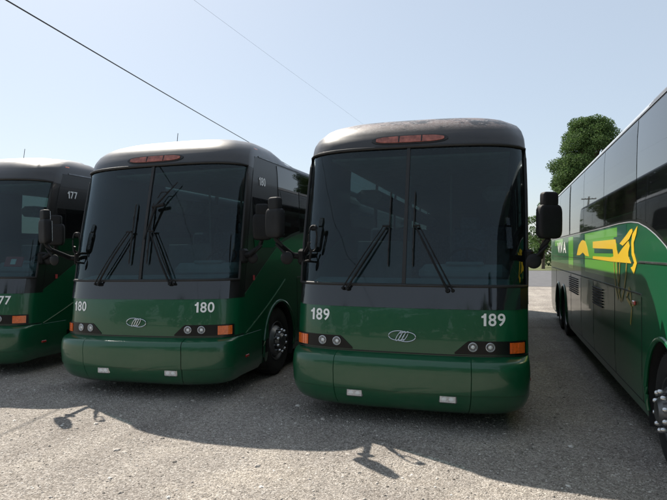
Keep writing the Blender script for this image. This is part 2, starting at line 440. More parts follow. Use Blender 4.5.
def make_coach(loc, label, number, livery='dark', wear=0, sheen=.3, sign=False, side_door=-1, fogdx=0, rot=(0, 0)):
    root = empty('coach_bus', loc); root.rotation_euler = (0, R(rot[1]), R(rot[0]))
    tag(root, label, 'bus', 'coaches parked side by side in the gravel lot')
    green = M['green'] if livery == 'dark' else M['green_light']
    capm = cap_mat('roof_cap_paint', wear, number * .13, sheen)
    # ---- rows and columns of the shell
    rows = [.28, .34, .42, .52, .62, .72, .82, .92, 1.02, 1.12, 1.22, 1.30, 1.42, 1.55] + lin(1.7, 3.0, 11) + [up_(z) for z in (3.17, 3.21, 3.25, 3.29, 3.32, 3.35, 3.38, 3.41, 3.44, 3.465, 3.49, 3.51, 3.53, 3.547, 3.56, 3.571, 3.58, 3.59, 3.60)]
    ccols = [-1, -.97, -.93, -.90, -CP] + [cx_(x, 2.4) for x in lin(-1.18, 1.18, 25)] + [CP, .90, .93, .97, 1]
    ys = [1.2]
    yy = 1.2
    while yy < LEN - .15:
        near = any(abs(yy + .03 - w) < .68 for w in WHEELS)
        yy += .06 if near else .3
        ys.append(min(yy, LEN - .12))
    ys.append(LEN)
    def warp(z, wgt):
        if z <= 2.3: return 0
        if z <= 3.17: k = (z - 2.3) / (3.17 - 2.3)
        elif z < 3.5: k = (3.5 - z) / .33
        else: k = 0
        return -.05 * k * wgt
    def spos(zr, k, sg):
        y = ys[k]
        wg = max(0, 1 - (y - .8) / 2.5)
        z = zr + warp(zr, wg)
        base = yfront(z) + depth(z)
        if base + .03 > ys[0]: y = base + .03 + (y - ys[0]) * (LEN - base - .03) / (LEN - ys[0])
        x = half(z)
        rear = max(0, (y - (LEN - .3)) / .3); x = x * (1 - .12 * rear ** 2)
        if z > 3.2 and y > LEN - .6: pass
        for w in WHEELS:                      # wheel arches
            dy, dz = y - w, z - .52; r = math.hypot(dy, dz)
            if .545 < r < .665 and r > 0:
                y = w + dy / r * .615; z = .52 + dz / r * .615
        if z > 3.30:
            f0 = 2.0 if livery == 'dark' else 1.0
            kk = min(max((y - f0) / .7, 0), 1); kk = kk * kk * (3 - 2 * kk)
            z = 3.30 + (z - 3.30) * (1 - (.52 if livery == 'dark' else .30) * kk)
        return Vector((sg * x, y, z))
    ncol = len(ccols); nside = len(ys); tot = nside + ncol + nside
    V = []
    for zr in rows:
        r_ = []
        for k in range(nside - 1, -1, -1): r_.append(spos(zr, k, -1))
        for c in ccols:
            g = abs(c) ** 2.5
            z = zr + warp(zr, g)
            r_.append(raw_c(z, c))
        for k in range(nside): r_.append(spos(zr, k, 1))
        V.append(r_)
    body = MB(); cap = MB(); roof = MB()
    flat = [v for r_ in V for v in r_]
    fb, fm, fcap, froof = [], [], [], []
    for i in range(len(rows) - 1):
        zr = (rows[i] + rows[i + 1]) / 2
        for j in range(tot - 1):
            q = (i * tot + j, i * tot + j + 1, (i + 1) * tot + j + 1, (i + 1) * tot + j)
            front = nside <= j < nside + ncol - 1
            blend = j == nside - 1 or j == nside + ncol - 1
            cen = (flat[q[0]] + flat[q[1]] + flat[q[2]] + flat[q[3]]) / 4
            if front:
                c0, c1 = ccols[j - nside], ccols[j - nside + 1]
                if abs((c0 + c1) / 2) < CP and ZB < zr < 3.17: continue
            if not front and not blend and 2.36 < zr < 3.24 and 3.05 < cen.y < 13.7: continue
            if not front and any(math.hypot(cen.y - w, cen.z - .52) < .61 for w in WHEELS): continue
            if zr > 3.17 and (front or blend or cen.y < 2.6): fcap.append(q); continue
            if zr > 3.34: froof.append(q); continue
            fb.append(q); fm.append(0 if zr < ZP or (not front and zr < 2.3) else 1)
    def used(fl, mb, mi=None):
        idx = {}; vs = []; out = []
        for f in fl:
            t = []
            for q in f:
                if q not in idx: idx[q] = len(vs); vs.append(flat[q])
                t.append(idx[q])
            out.append(tuple(t))
        mb.add(vs, out)
        if mi is not None: mb.m = list(mi)
    used(fb, body, fm); used(fcap, cap); used(froof, roof)
    # close the roof crown, the rear wall and the floor
    top = V[-1]; half_n = tot // 2
    crown_c, crown_r = [], []
    for j in range(half_n):
        a, b, c, d = top[j], top[j + 1], top[tot - 2 - j], top[tot - 1 - j]
        (crown_c if b.y < 2.75 else crown_r).append((a, b, c, d))
    for lst, mb in ((crown_c, cap), (crown_r, roof)):
        for a, b, c, d in lst:
            ma, mb_ = (a + d) / 2 + Vector((0, 0, .012)), (b + c) / 2 + Vector((0, 0, .012))
            mb.add([a, b, mb_, ma, c, d], [(0, 1, 2, 3), (3, 2, 4, 5)])
    rear = [V[i][0] for i in range(len(rows))]; rear2 = [V[i][tot - 1] for i in range(len(rows))]
    for i in range(len(rows) - 1):
        t = roof if rows[i] > 3.33 else body
        t.add([rear[i], rear2[i], rear2[i + 1], rear[i + 1]], [(0, 1, 2, 3)], 0 if t is roof or rows[i] < 1.3 else 1)
    body.box((0, LEN / 2 + .5, .30), (2.3, LEN - 1.2, .03), mi=2)
    body.box((0, LEN / 2 + .9, 1.13), (2.52, LEN - 1.9, .05), mi=2)         # cabin floor closes the wheel wells
    bobj = body.build('body', [green, M['black'], M['under']], root)
    cap.build('roof_cap', capm, root, angle=50)
    roof.build('roof', M['silver_roof'] if livery != 'dark' else M['black'], root)
    # ---- black glass panel under the windshield
    mb = MB()
    mb.grid(lambda c, z, o: fc(z, c, .006 + o), [cx_(x, 1.4) for x in lin(-1.25, 1.25, 41)], lin(ZP, ZB - .015, 5), back=.012)
    p = mb.build('lower_black_panel', M['black_panel'], root)
    # ---- windshield
    XG = abs(raw_c(2.4, CP - .004).x)
    for a, b in ((-XG, -.010), (.010, XG)):
        mb = MB()
        def g(c, t, o):
            z = ZB + .012 + (ztop(c) - .014 - ZB - .012) * t
            return fc(z, c, -.012 + o)
        mb.grid(g, [cx_(x) for x in lin(a, b, 30)], lin(0, 1, 22), back=.007)
        mb.build('windshield_pane', M['glass'], root)
    mb = MB()
    CG = [cx_(x) for x in lin(-XG, XG, 41)]
    loop = [fc(ZB, c, .002) for c in CG] + [fc(ZB + (ztop(CP) - ZB) * t, CP, .002) for t in lin(0, 1, 14)[1:]] + \
           [fc(ztop(c), c, .002) for c in CG[::-1][1:]] + [fc(ZB + (ztop(CP) - ZB) * t, -CP, .002) for t in lin(1, 0, 14)[1:-1]]
    mb.tube(loop, .019, 8, closed=True)
    mb.build('windshield_gasket', M['rubber'], root)
    mb = MB()
    mb.grid(lambda x, t, o: fx(ZB + (ztop(0) - ZB) * t, x, .004 + o), lin(-.020, .020, 3), lin(0, 1, 18), back=.05)
    mb.build('windshield_divider', M['rubber'], root)
    # panel seam between green and black, and below the body
    # ---- bumper, three pieces
    def ybump(z): return interp(z, [(.18, .17), (.22, .09), (.27, .05), (.36, .016), (.46, .002), (.64, 0), (.70, .006), (.735, .018), (.757, .038), (.770, .07), (.785, .115), (.800, .18)])
    def wbump(z): return interp(z, [(.18, 1.24), (.26, 1.28), (.36, 1.305), (.6, 1.318), (.70, 1.312), (.79, 1.302), (.80, 1.29)])
    bz = [.18, .20, .22, .25, .28, .32, .36, .41, .415, .46, .53, .60, .64, .67, .70, .72, .735, .747, .757, .764, .770, .785, .80]
    def bp(c, z, o):
        w, D = wbump(z) * 1.033, .52
        zz = z + .05 * max(0, (.4 - z) / .2) * abs(min(max(c, -1), 1)) ** 3
        step = .014 if z > .412 else 0
        if abs(c) <= 1:
            a = abs(c) * PI / 2; s = 1 if c >= 0 else -1
            x = s * (w + o) * math.sin(a) ** (2 / 3.3); y = ybump(z) - o + .010 - step + D * (1 - max(math.cos(a), 0) ** (2 / 3.3))
        else:
            s = 1 if c > 0 else -1
            x = s * (w + o); y = ybump(z) + .010 - step + D + (abs(c) - 1) * (1.22 - ybump(z) - D)
        return Vector((x, y, zz))
    bump = empty('bumper_group')  # replaced below
    bpy.data.objects.remove(bump)
    cB = .245
    mb = MB(); mb.grid(bp, lin(-cB, cB, 25), bz, back=.03)
    bumper = mb.build('bumper', M['green_bumper'], root, angle=28)
    for s in (-1, 1):
        mb = MB(); mb.grid(bp, [s * c for c in lin(cB + .005, 1, 26) + [1.25, 1.5, 1.75, 2.0]], bz, back=.03)
        mb.build('bumper_corner', M['green_bumper'], bumper, angle=28)
        # fog lamp
        mb = MB(); x0 = .51 * s + fogdx
        y_f = ybump(.36) + .010 + .52 * (1 - (1 - (abs(x0) / 1.305) ** 3.3) ** (1 / 3.3))
        mb.box((x0, y_f + .010, .362), (.19, .035, .088), bev=.012)
        fl = mb.build('fog_lamp', M['chrome'], bumper)
        mb = MB()
        for k in (-1, 1): mb.ball((x0 + .038 * k, y_f - .006, .362), (.034, .009, .026), 8)
        mb.box((x0, y_f - .0095, .362), (.165, .004, .064), mi=1)
        for k in range(4): mb.box((x0, y_f - .014, .335 + .018 * k), (.15, .003, .002), mi=0)
        mb.build('fog_lens', [M['lamp_clear'], M['lamp_bowl']], fl)
        # head lamp cluster
        zc0, zc1 = .822, .965
        mb = MB()
        def hg(x, t, o):
            k = min(max((abs(x) - .57) / .14, 0), 1)
            lo = zc0; hi = zc0 + (zc1 - zc0) * (.12 + .88 * k)
            return fx(lo + (hi - lo) * t, x, .006 + o)
        xs = [s * x for x in lin(.57, 1.305, 26)]
        mb.grid(hg, xs, lin(0, 1, 5), back=.014)
        hl = mb.build('headlight_cluster', M['lamp_house'], root)
        for xc in (.76, .94):
            mb = MB(); ctr = fx(.902, s * xc, .006)
            n = norm_x(.902, s * xc)
            q = Vector((0, -1, 0)).rotation_difference(n).to_matrix()
            t = MB(); t.lathe([(.050, 0), (.050, .008), (.044, .011), (.041, .004), (.030, -.012), (.014, -.014), (0.0001, -.012)], (0, 0, 0), 'Y', 24, sgn=-1)
            mb.add([q @ Vector(v) + ctr for v in t.v], t.f)
            hh = mb.build('headlight', M['lamp_bowl'], hl)
            t = MB(); t.ball((0, .004, 0), .016, 8)
            t.lathe([(.0001, .004), (.012, .002), (.020, -.004), (.0001, -.006)], (0, -.004, 0), 'Y', 14, sgn=-1)
            for k in range(5): t.box((-.026 + .013 * k, -.004, 0), (.0025, .004, 2 * math.sqrt(.04 ** 2 - (.026 - .013 * k) ** 2)))
            mb = MB(); mb.add([q @ Vector(v) + ctr for v in t.v], t.f)
            mb.build('headlight_bulb', M['lamp_clear'], hl)
        mb = MB()
        mb.grid(lambda x, z, o: fx(z, x, .016 + o), [s * x for x in lin(1.14, 1.285, 8)], lin(.835, .95, 4), back=.012)
        for k in range(3):
            mb.grid(lambda x, z, o, k=k: fx(z, x, .020 + o), [s * (1.15 + .035 * k), s * (1.156 + .035 * k)], lin(.838, .947, 3), back=.01)
        mb.build('turn_signal', M['amber'], hl)
        mb = MB(); mb.box((s * 1.366, .70, .50), (.012, .10, .035), bev=.005)
        mb.build('side_reflector', M['redlens'], bumper)
        # rubber lip where the panels meet on the side
    mb = MB(); mb.grid(lambda c, z, o: fc(z, c, .004 + o), lin(-1, 1, 51), [.803, .815], back=.01)
    mb.build('bumper_seam', M['rubber'], root)
    # ---- emblem: oval ring and three slanting loops
    mb = MB()
    ez = .99; ex0 = 0
    def ell(cx, cz, rx, rz, tilt, a0=0, a1=2 * PI, n=36):
        pts = []
        for k in range(n):
            a = a0 + (a1 - a0) * k / n
            u, w = rx * math.cos(a), rz * math.sin(a)
            pts.append(fx(ez + cz + u * math.sin(tilt) + w * math.cos(tilt), ex0 + cx + u * math.cos(tilt) - w * math.sin(tilt), .010))
        return pts
    mb.tube(ell(-.045, .006, .105, .052, R(2), R(40), R(318)), .0058, 6)
    mb.tube(ell(.045, -.006, .105, .052, R(2), R(-140), R(138)), .0058, 6)
    for k in (-1, 0, 1):
        mb.tube(ell(.034 * k, 0, .062, .017, R(58)), .0048, 6, closed=True)
    mb.build('emblem', M['chrome'], root)
    # ---- fleet numbers
    if livery == 'dark':
        for x in (-.985, .97):
            front_text('fleet_number', str(number), .185, x, 1.195, M['white'], root)
        for sg in (1, -1):
            side_text('side_fleet_number', str(number), .17, 1.36, 2.95, sg, M['white'], root, off=.012)
    # ---- marker lamp bar in the roof cap
    def mk(x, t, o, lo, hi, off, hw):
        e = max(0, 1 - (abs(x) / hw) ** 4) ** .5
        mid = (lo + hi) / 2
        return fx(mid + (hi - lo) * (t - .5) * max(e, .04), x, off + o)
    mb = MB(); mb.grid(lambda x, t, o: mk(x, t, o, 3.205, 3.318, .008, .46), lin(-.455, .455, 31), lin(0, 1, 5), back=.02)
    mh = mb.build('marker_lamp_recess', M['rubber'], root)
    mb = MB(); mb.grid(lambda x, t, o: mk(x, t, o, 3.222, 3.300, .019, .42), lin(-.40, .41, 29), lin(0, 1, 5), back=.012)
    for k in range(1, 3):
        mb.grid(lambda x, t, o: mk(x, t, o, 3.225, 3.297, .023, .42), [-.40 + .27 * k, -.385 + .27 * k], lin(0, 1, 3), back=.01, mi=1)
    mb.build('marker_lens', [M['fadedlens'], M['rubber']], mh)
    for s in (-1, 1):
        mb = MB(); mb.box((s * 1.250, 1.32, 3.42), (.05, .11, .028), rot=Matrix.Rotation(R(-48 * s), 3, 'Y'), bev=.01)
        mb.build('corner_marker_lamp', M['amber'], root)
    # roof antenna
    ax = -.12 if number == 189 else -.68
    mb = MB(); mb.tube([(ax, 2.3, 3.55), (ax, 2.3, 3.70)], .02, 8); mb.tube([(ax, 2.3, 3.68), (ax + .02, 2.33, 4.02 if number != 189 else 3.84)], .0055, 6)
    mb.build('antenna', M['cable'], root)
    # ---- wipers
    for s in (-1, 1):
        px = -.64 if s < 0 else .49; bx = -.18 if s < 0 else .10
        z0 = 1.50
        mb = MB()
        mb.tube([fx(z0, px, .0), fx(z0, px, .055)], [.03, .022], 10)
        mb.tube([fx(z0, px + s * .055, .0), fx(z0, px + s * .055, .05)], [.022, .016], 10)
        for d, r in ((0, .013), (.055, .008)):
            pts = []
            for t in lin(0, 1, 9):
                pts.append(fx(z0 + (2.21 - z0) * t, px + d * s + (bx + s * .02 + d * s * .8 - px - d * s) * t, .05 + .02 * math.sin(PI * t)))
            mb.tube(pts, [r * (1.15 - .4 * t) for t in lin(0, 1, 9)], 6)
        mb.tube([fx(2.21, bx + s * .075, .052), fx(2.21, bx - s * .005, .052)], .013, 6)
        wp = mb.build('wiper', M['plastic'], root)
        mb = MB()
        mb.tube([fx(z, bx + .0 * (z - 2.2), .030) for z in lin(1.78, 2.60, 10)], .008, 6)
        mb.tube([fx(z, bx, .014) for z in lin(1.76, 2.62, 10)], .006, 5)
        for z in (1.95, 2.42): mb.tube([fx(z - .08, bx, .022), fx(z, bx, .045), fx(z + .08, bx, .022)], .007, 5)
        mb.build('wiper_blade', M['rubber'], wp)
    if number == 180:
        mb = MB()
        mb.tube([fx(2.10, .04, .05), fx(2.52, .17, .075), fx(2.60, .21, .075)], [.012, .018, .012], 6)
        mb.tube([fx(2.54, .12, .07), fx(2.57, .30, .07)], [.022, .026], 8)
        mb.tube([fx(2.60, .21, .07), fx(2.88, .46, .06)], [.014, .007], 6)
        mb.tube([fx(2.66, .19, .075), fx(2.74, .24, .08), fx(2.74, .34, .075)], .008, 6)
        mb.build('raised_wiper', M['plastic'], root)
    # ---- mirrors
    for s in (-1, 1):
        ox = (1.52 if number == 189 else 1.63) if s > 0 else -1.53; my = .22 if s < 0 or number == 189 else .65; dz = 0 if s > 0 else .02
        mb = MB()
        root_p = fc(1.86, .93 * s)
        mb.box(root_p + Vector((s * .01, -.01, 0)), (.10, .16, .20), bev=.03)
        mb.tube([root_p, root_p + Vector((s * .13, -.08, .02)), Vector((ox - s * .05, my + .03, 1.98 + dz)), Vector((ox, my, 2.06 + dz)), Vector((ox, my, 2.14 + dz))], [.045, .038, .03, .028, .026], 10)
        mb.tube([Vector((ox, my, 2.0 + dz)), Vector((ox - s * .10, my - .01, 1.90 + dz)), Vector((ox - s * .14, my + .02, 1.86 + dz))], .014, 8)
        mr = mb.build('mirror_arm', M['plastic'], root)
        rz = Matrix.Rotation(R(-27 * -s), 3, 'Z')
        def turned(make):
            t = MB(); make(t); q = MB()
            q.add([rz @ Vector(v) + Vector((ox + s * .01, my, dz)) for v in t.v], t.f); q.m = list(t.m); return q
        def mk1(t): rbox(t, (0, 0, 2.245), (.262, .12, .36), 5); t.box((0, .062, 2.245), (.19, .006, .29), mi=1)
        def mk2(t): rbox(t, (0, 0, 2.475), (.175, .10, .16), 5); t.box((0, .052, 2.475), (.12, .006, .11), mi=1)
        turned(mk1).build('mirror_housing', [M['plastic'], M['chrome']], mr)
        mb = turned(mk2)
        mb.build('upper_mirror', [M['plastic'], M['chrome']], mr)
        mb = MB(); mb.lathe([(.0001, -.022), (.04, -.020), (.064, -.012), (.078, 0), (.078, .010), (.0001, .03)], (ox - s * .14, my, 1.83 + dz), 'Y', 24)
        mb.build('convex_mirror', M['plastic'], mr)
    # oval loop mirror close to the glass on the door side
    mb = MB()
    cx, cy, cz = -1.10, raw_x(2.05, -1.10).y - .13, 2.08
    pts = []
    for k in range(28):
        a = 2 * PI * k / 28
        u = .042 * math.copysign(abs(math.cos(a)) ** .7, math.cos(a)); w = .15 * math.copysign(abs(math.sin(a)) ** .8, math.sin(a))
        pts.append((cx + u, cy + .02 * math.cos(a), cz + w))
    mb.tube(pts, .010, 8, closed=True)
    mb.box((cx + .005, cy + .02, cz + .13), (.085, .05, .07), bev=.02)
    mb.tube([(cx - .03, cy + .02, cz - .15), (cx - .05, cy + .03, cz - .26), tuple(fc(1.80, -.9))], .014, 8)
    mb.tube([tuple(fc(1.90, -.93)), (cx - .07, cy + .03, cz - .10), (cx - .05, cy + .02, cz - .04)], .018, 8)
    mb.build('loop_mirror', M['plastic'], root)

    # ---- sides
    for sg in (-1, 1):
        # black upper panel with the swooping lower edge
        yl = lin(.70, 1.819, 12)[:-1] + lin(1.819, 5.1, 20)[:-1] + lin(5.1, 13.5, 12)
        cuts = [2.92, 4.92, 6.95, 8.95, 9.14, 11.1, 12.9, 13.8]
        mb = MB(); side_patch(mb, sg, [y for y in yl if y < 2.9] + [2.93], arc, 3.30, .004, nz=8)
        side_patch(mb, sg, [2.932] + [y for y in yl if y > 3.0], arc, lambda y: 2.34, .004, nz=3)
        side_patch(mb, sg, [2.932] + [y for y in yl if y > 3.0], 3.262, 3.30, .004, nz=2)
        for q in cuts[1:-1]: side_patch(mb, sg, [q - .05, q + .05], 2.342, 3.26, .004, nz=3, thick=.03)
        up = mb.build('upper_side_panel', M['black'], root)
        mb = MB()
        side_patch(mb, sg, yl, lambda y: arc(y) - .004, lambda y: arc(y) + .006, .006, nz=2)
        mb.build('swoop_trim', M['silver_roof'] if livery != 'dark' else M['green_light'], up)
        # windows
        for a, b in zip(cuts, cuts[1:]):
            if b - a < .5:
                continue
            mb = MB()
            side_patch(mb, sg, lin(a + .012, b - .012, 8), lambda y: arc(y) + .03, 3.285, .010, nz=7)
            mb.build('side_window', M['side_glass'], root)
        mb = MB()                                                    # window beside the driver or the door
        if livery != 'dark':
            side_patch(mb, sg, lin(1.05, 2.90, 14), lambda y: max(arc(y) + .05, 1.9), lambda y: 3.28, .010, nz=6)
        elif sg > 0:
            side_patch(mb, sg, lin(1.02, 1.92, 9), lambda y: max(arc(y) + .05, 1.98), 2.70, .010, nz=6)
            mb.build('driver_window', M['window'], root); mb = MB()
            side_patch(mb, sg, lin(1.98, 2.90, 8), lambda y: arc(y) + .06, 3.275, .010, nz=8)
        else:
            side_patch(mb, sg, lin(1.7, 2.90, 10), lambda y: arc(y) + .05, 2.72, .010, nz=6)
        mb.build('front_side_window', M['window'], root)
        if livery != 'dark' or True:
            mb = MB()
            side_patch(mb, sg, lin(1.3, 13.4, 20), 3.305, 3.325, .012, nz=2)
            mb.build('drip_rail', M['alloy'], root)
        # door on the kerb side
        if sg == side_door:
            mb = MB()
            for a, b, c, d in ((.80, .80, .42, 2.95), (1.36, 1.36, .42, 2.95), (.80, 1.36, .42, .42), (.80, 1.36, 2.95, 2.95)):
                side_patch(mb, sg, [a - .006, b + .006] if a != b else [a - .006, a + .006], c - .006 if c == d else c, d + .006 if c == d else d, .012, nz=8)
            dr = mb.build('entrance_door', M['rubber'], root)
            mb = MB(); side_patch(mb, sg, lin(.86, 1.30, 5), 1.45, 2.85, .013, nz=8)
            mb.build('door_window', M['window'], dr)
            mb = MB(); mb.tube([fs_(1.30, 1.0, sg, .0), fs_(1.30, 1.0, sg, .045), fs_(1.30, 1.22, sg, .045), fs_(1.30, 1.22, sg, 0)], .01, 6)
            mb.build('handle', M['chrome'], dr)
        # luggage bay doors and seams
        mb = MB()
        def seam(y0, z0, y1, z1):
            if y0 == y1: side_patch(mb, sg, [y0 - .005, y0 + .005], z0, z1, .003, nz=5, thick=.006)
            else: side_patch(mb, sg, lin(y0, y1, 8), z0 - .005, z0 + .005, .003, nz=2, thick=.006)
        for y in (2.75, 4.2, 5.95, 7.4, 8.95, 12.2): seam(y, .40, y, 1.46)
        seam(2.55, .40, 9.1, .40); seam(2.6, 1.80, 13.4, 1.80)
        mb.build('luggage_bay_seam', M['rubber'], root)
        mb = MB()
        side_patch(mb, sg, lin(2.75, 13.5, 20), 1.475, 1.492, .010, nz=2)
        if livery != 'dark':
            side_patch(mb, sg, lin(1.2, 2.83, 8), 1.805, 1.822, .008, nz=2)
        mb.build('side_moulding', M['alloy'], root)
        # crease rising from the bumper
        if livery == 'dark':
            mb = MB()
            mb.tube([fs_(.70 + 1.5 * t, .80 + .55 * t + .12 * t * t, sg, .002) for t in lin(0, 1, 12)], [.010] * 12, 6)
            mb.tube([fs_(1.0 + .25 * t, .42 + .04 * t, sg, .003) for t in lin(0, 1, 4)], .006, 6)
            mb.build('side_crease', green, root)
            mb = MB(); mb.box(fs_(.98, 1.55, sg, .012), (.006, .045, .07)); mb.build('warning_sticker', M['sign_red'], root)
        # louvres
        for (a, b, c, d, n_) in ((7.8, 9.2, 1.10, 1.42, 8), (5.05, 5.95, 1.12, 1.40, 7)):
            mb = MB()
            for k in range(n_):
                z = c + (d - c) * (k + .5) / n_
                mb.box(fs_((a + b) / 2, z, sg, .006), (.022, b - a, .016), rot=Matrix.Rotation(R(25 * sg), 3, 'Y'))
            mb.build('vent_louvre', M['plastic'], root)
        mb = MB(); mb.box(fs_(3.05, 1.375, sg, .010), (.022, .11, .045), bev=.008); mb.build('side_marker_lamp', M['redlens'], root)
        # wheels
        for w in WHEELS:
            mb = MB()
            arcp = [fs_(w + .625 * math.cos(a), .52 + .625 * math.sin(a), sg, .004) for a in lin(R(-14), R(194), 30)]
            mb.tube(arcp, .022, 8)
            mb.build('wheel_arch_trim', green, root)
            well = MB(); wf = []
            aa = lin(R(-28), R(208), 24)
            well.add([Vector((sg * (1.33 - d_), w + r_ * math.cos(a), .52 + r_ * math.sin(a))) for (r_, d_) in ((.618, 0), (.618, .42), (.05, .42)) for a in aa],
                     [(q * 24 + k, q * 24 + k + 1, (q + 1) * 24 + k + 1, (q + 1) * 24 + k) for q in range(2) for k in range(23)])
            well.build('wheel_well', M['under'], root)
            xo = sg * 1.300
            mb = MB()
            mb.lathe([(.30, -.27), (.44, -.28), (.50, -.26), (.518, -.20), (.520, -.10), (.518, -.04), (.50, -.012), (.47, .0), (.40, .006), (.335, -.002), (.30, -.02)], (xo, w, .52), 'X', 48, sgn=sg)
            for k in range(48):
                a = 2 * PI * k / 48
                mb.box((xo - sg * .13, w + .519 * math.cos(a), .52 + .519 * math.sin(a)), (.22, .018, .012), rot=Matrix.Rotation(a + PI / 2, 3, 'X'))
            wh = mb.build('tyre', M['tyre'], root)
            wh.name = 'wheel'
            mb = MB()
            dish = .0 if w == WHEELS[0] else -.12
            mb.lathe([(.305, -.02), (.300, -.005), (.285, -.010), (.275, -.045), (.262, -.075), (.235, -.03 + dish * .5), (.20, .015 + dish), (.165, .015 + dish), (.15, -.03 + dish), (.13, .02 + dish), (.12, .07 + dish), (.085, .10 + dish), (.0001, .105 + dish)], (xo, w, .52), 'X', 40, sgn=sg)
            rim = mb.build('rim', M['alloy'], wh)
            for k in range(10):
                a = 2 * PI * (k + .5) / 10
                mb = MB()
                mb.lathe([(.019, 0), (.019, .035), (.023, .038), (.022, .068), (.012, .082), (.0001, .084)], (xo + sg * (.010 + dish), w + .168 * math.cos(a), .52 + .168 * math.sin(a)), 'X', 10, sgn=sg)
                mb.build('wheel_nut', M['chrome'], wh)
        # livery of the bright coach
        if livery != 'dark':
            mb = MB(); side_patch(mb, sg, lin(ly(3.95), ly(6.55), 8), 1.58, 2.215, .0020, nz=3, thick=.003)
            mb.build('lime_band', M['lime'], root); mb = MB()
            side_patch(mb, sg, lin(ly(8.1), ly(8.85), 4), 1.58, 2.215, .0020, nz=3, thick=.003)
            mb.build('lime_band', M['lime'], root); mb = MB()
            side_patch(mb, sg, lin(ly(9.9), ly(11.8), 6), 2.06, 2.215, .0020, nz=3, thick=.003)
            mb.build('lime_band', M['lime'], root)
            mb = MB(); side_patch(mb, sg, lin(ly(4.2), ly(5.6), 6), 1.895, 1.962, .0036, nz=2, thick=.003)
            mb.build('teal_band', M['teal'], root); mb = MB()
            side_patch(mb, sg, lin(ly(6.7), ly(8.05), 6), 1.70, 2.215, .0028, nz=3, thick=.003)
            mb.build('teal_band', M['teal'], root); mb = MB()
            side_patch(mb, sg, lin(ly(3.45), ly(4.15), 4), 2.02, 2.225, .0020, nz=2, thick=.003)
            mb.build('teal_band', M['teal'], root)
            mb = MB()
            o1 = .0050
            side_poly(mb, sg, [(ly(p), q) for p, q in [(5.725, 2.071), (4.025, 2.069), (3.95, 1.94), (4.198, 1.949), (5.725, 1.971)]], o1)
            side_poly(mb, sg, [(ly(p), q) for p, q in [(4.198, 1.949), (3.95, 1.94), (3.881, 1.88), (3.656, 1.952), (3.341, 2.036), (3.274, 1.979), (3.341, 1.913), (3.341, 1.865), (3.215, 1.79), (4.057, 1.79), (4.154, 1.857)]], o1 + .0003)
            side_poly(mb, sg, [(ly(p), q) for p, q in [(5.725, 1.846), (4.333, 1.844), (4.154, 1.857), (4.057, 1.79), (4.333, 1.79), (5.725, 1.806)]], o1 + .0006)
            side_poly(mb, sg, [(ly(p), q) for p, q in [(3.79, 2.013), (3.45, 2.10), (3.257, 2.157), (3.158, 2.165), (3.134, 2.134), (3.30, 2.055), (3.62, 1.985)]], o1 + .0009)
            side_poly(mb, sg, [(ly(p), q) for p, q in [(3.15, 2.107), (2.925, 2.185), (2.978, 2.102), (3.094, 2.014), (3.079, 1.904), (2.963, 1.797), (3.094, 1.676), (3.24, 1.744), (3.158, 1.756), (3.079, 1.800), (3.191, 1.885), (3.207, 2.015)]], o1)
            side_poly(mb, sg, [(ly(p), q) for p, q in [(7.556, 1.849), (7.42, 1.95), (7.25, 2.04), (6.95, 2.108), (6.75, 2.118), (6.50, 2.09), (6.32, 2.0), (6.12, 1.84), (6.477, 1.848), (6.775, 1.903), (7.139, 1.853)]], o1)
            mb.build('running_horse_graphic', M['yellow'], root); mb = MB()
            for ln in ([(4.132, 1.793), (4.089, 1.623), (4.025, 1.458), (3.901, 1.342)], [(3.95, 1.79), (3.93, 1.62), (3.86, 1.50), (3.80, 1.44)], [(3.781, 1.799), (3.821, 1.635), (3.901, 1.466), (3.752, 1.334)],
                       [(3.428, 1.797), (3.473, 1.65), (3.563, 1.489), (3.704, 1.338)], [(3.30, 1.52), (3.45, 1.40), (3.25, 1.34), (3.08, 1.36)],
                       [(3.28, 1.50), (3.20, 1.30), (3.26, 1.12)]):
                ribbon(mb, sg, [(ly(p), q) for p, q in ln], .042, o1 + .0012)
            mb.build('horse_leg_graphic', M['shaded_gold'], root)
            side_text('side_lettering', 'VIVA', .34, ly(10.2), 2.01, sg, M['white'], root, off=.0055, bold=.02, sx=2.5)
    # ---- interior behind the windshield
    mb = MB()
    mb.box((0, 2.0, 1.02), (2.45, 2.6, .04))
    mb.box((0, 1.12, 1.32), (2.30, .08, .5))
    mb.build('cab_floor', M['under'], root)
    mb = MB()
    mb.grid(lambda x, t, o: Vector((x, raw_x(1.60, x).y + .10 + (1.22 - raw_x(1.60, x).y) * t * .75, 1.56 + .05 * math.sin(t * PI) + o)), lin(-1.14, 1.14, 21), lin(0, 1, 7), back=.06)
    mb.box((.60, 1.12, 1.66), (1.08, .34, .22), bev=.08)
    mb.box((.62, 1.06, 1.78), (.46, .16, .05), bev=.02)
    dash = mb.build('dashboard', M['dash'], root)
    mb = MB()
    ctr = Vector((.62, 1.42, 1.83)); tilt = Matrix.Rotation(R(38), 3, 'X')
    mb.tube([ctr + tilt @ Vector((.23 * math.cos(a), .23 * math.sin(a), 0)) for a in lin(0, 2 * PI, 33)[:-1]], .017, 8, closed=True)
    for a in (R(90), R(210), R(330)): mb.tube([ctr, ctr + tilt @ Vector((.23 * math.cos(a), .23 * math.sin(a), 0))], .014, 6)
    mb.tube([ctr, ctr + tilt @ Vector((0, 0, -.4))], .035, 8)
    mb.build('steering_wheel', M['plastic'], root)
    mb = MB()
    mb.box((.62, 1.98, 1.46), (.52, .5, .14), bev=.05); mb.box((.62, 2.24, 1.86), (.50, .14, .76), rot=Matrix.Rotation(R(-8), 3, 'X'), bev=.05)
    mb.box((.62, 2.29, 2.32), (.28, .10, .2), bev=.04); mb.box((.62, 2.0, 1.2), (.3, .3, .34), bev=.02)
    mb.build('driver_seat', M['seat'], root)
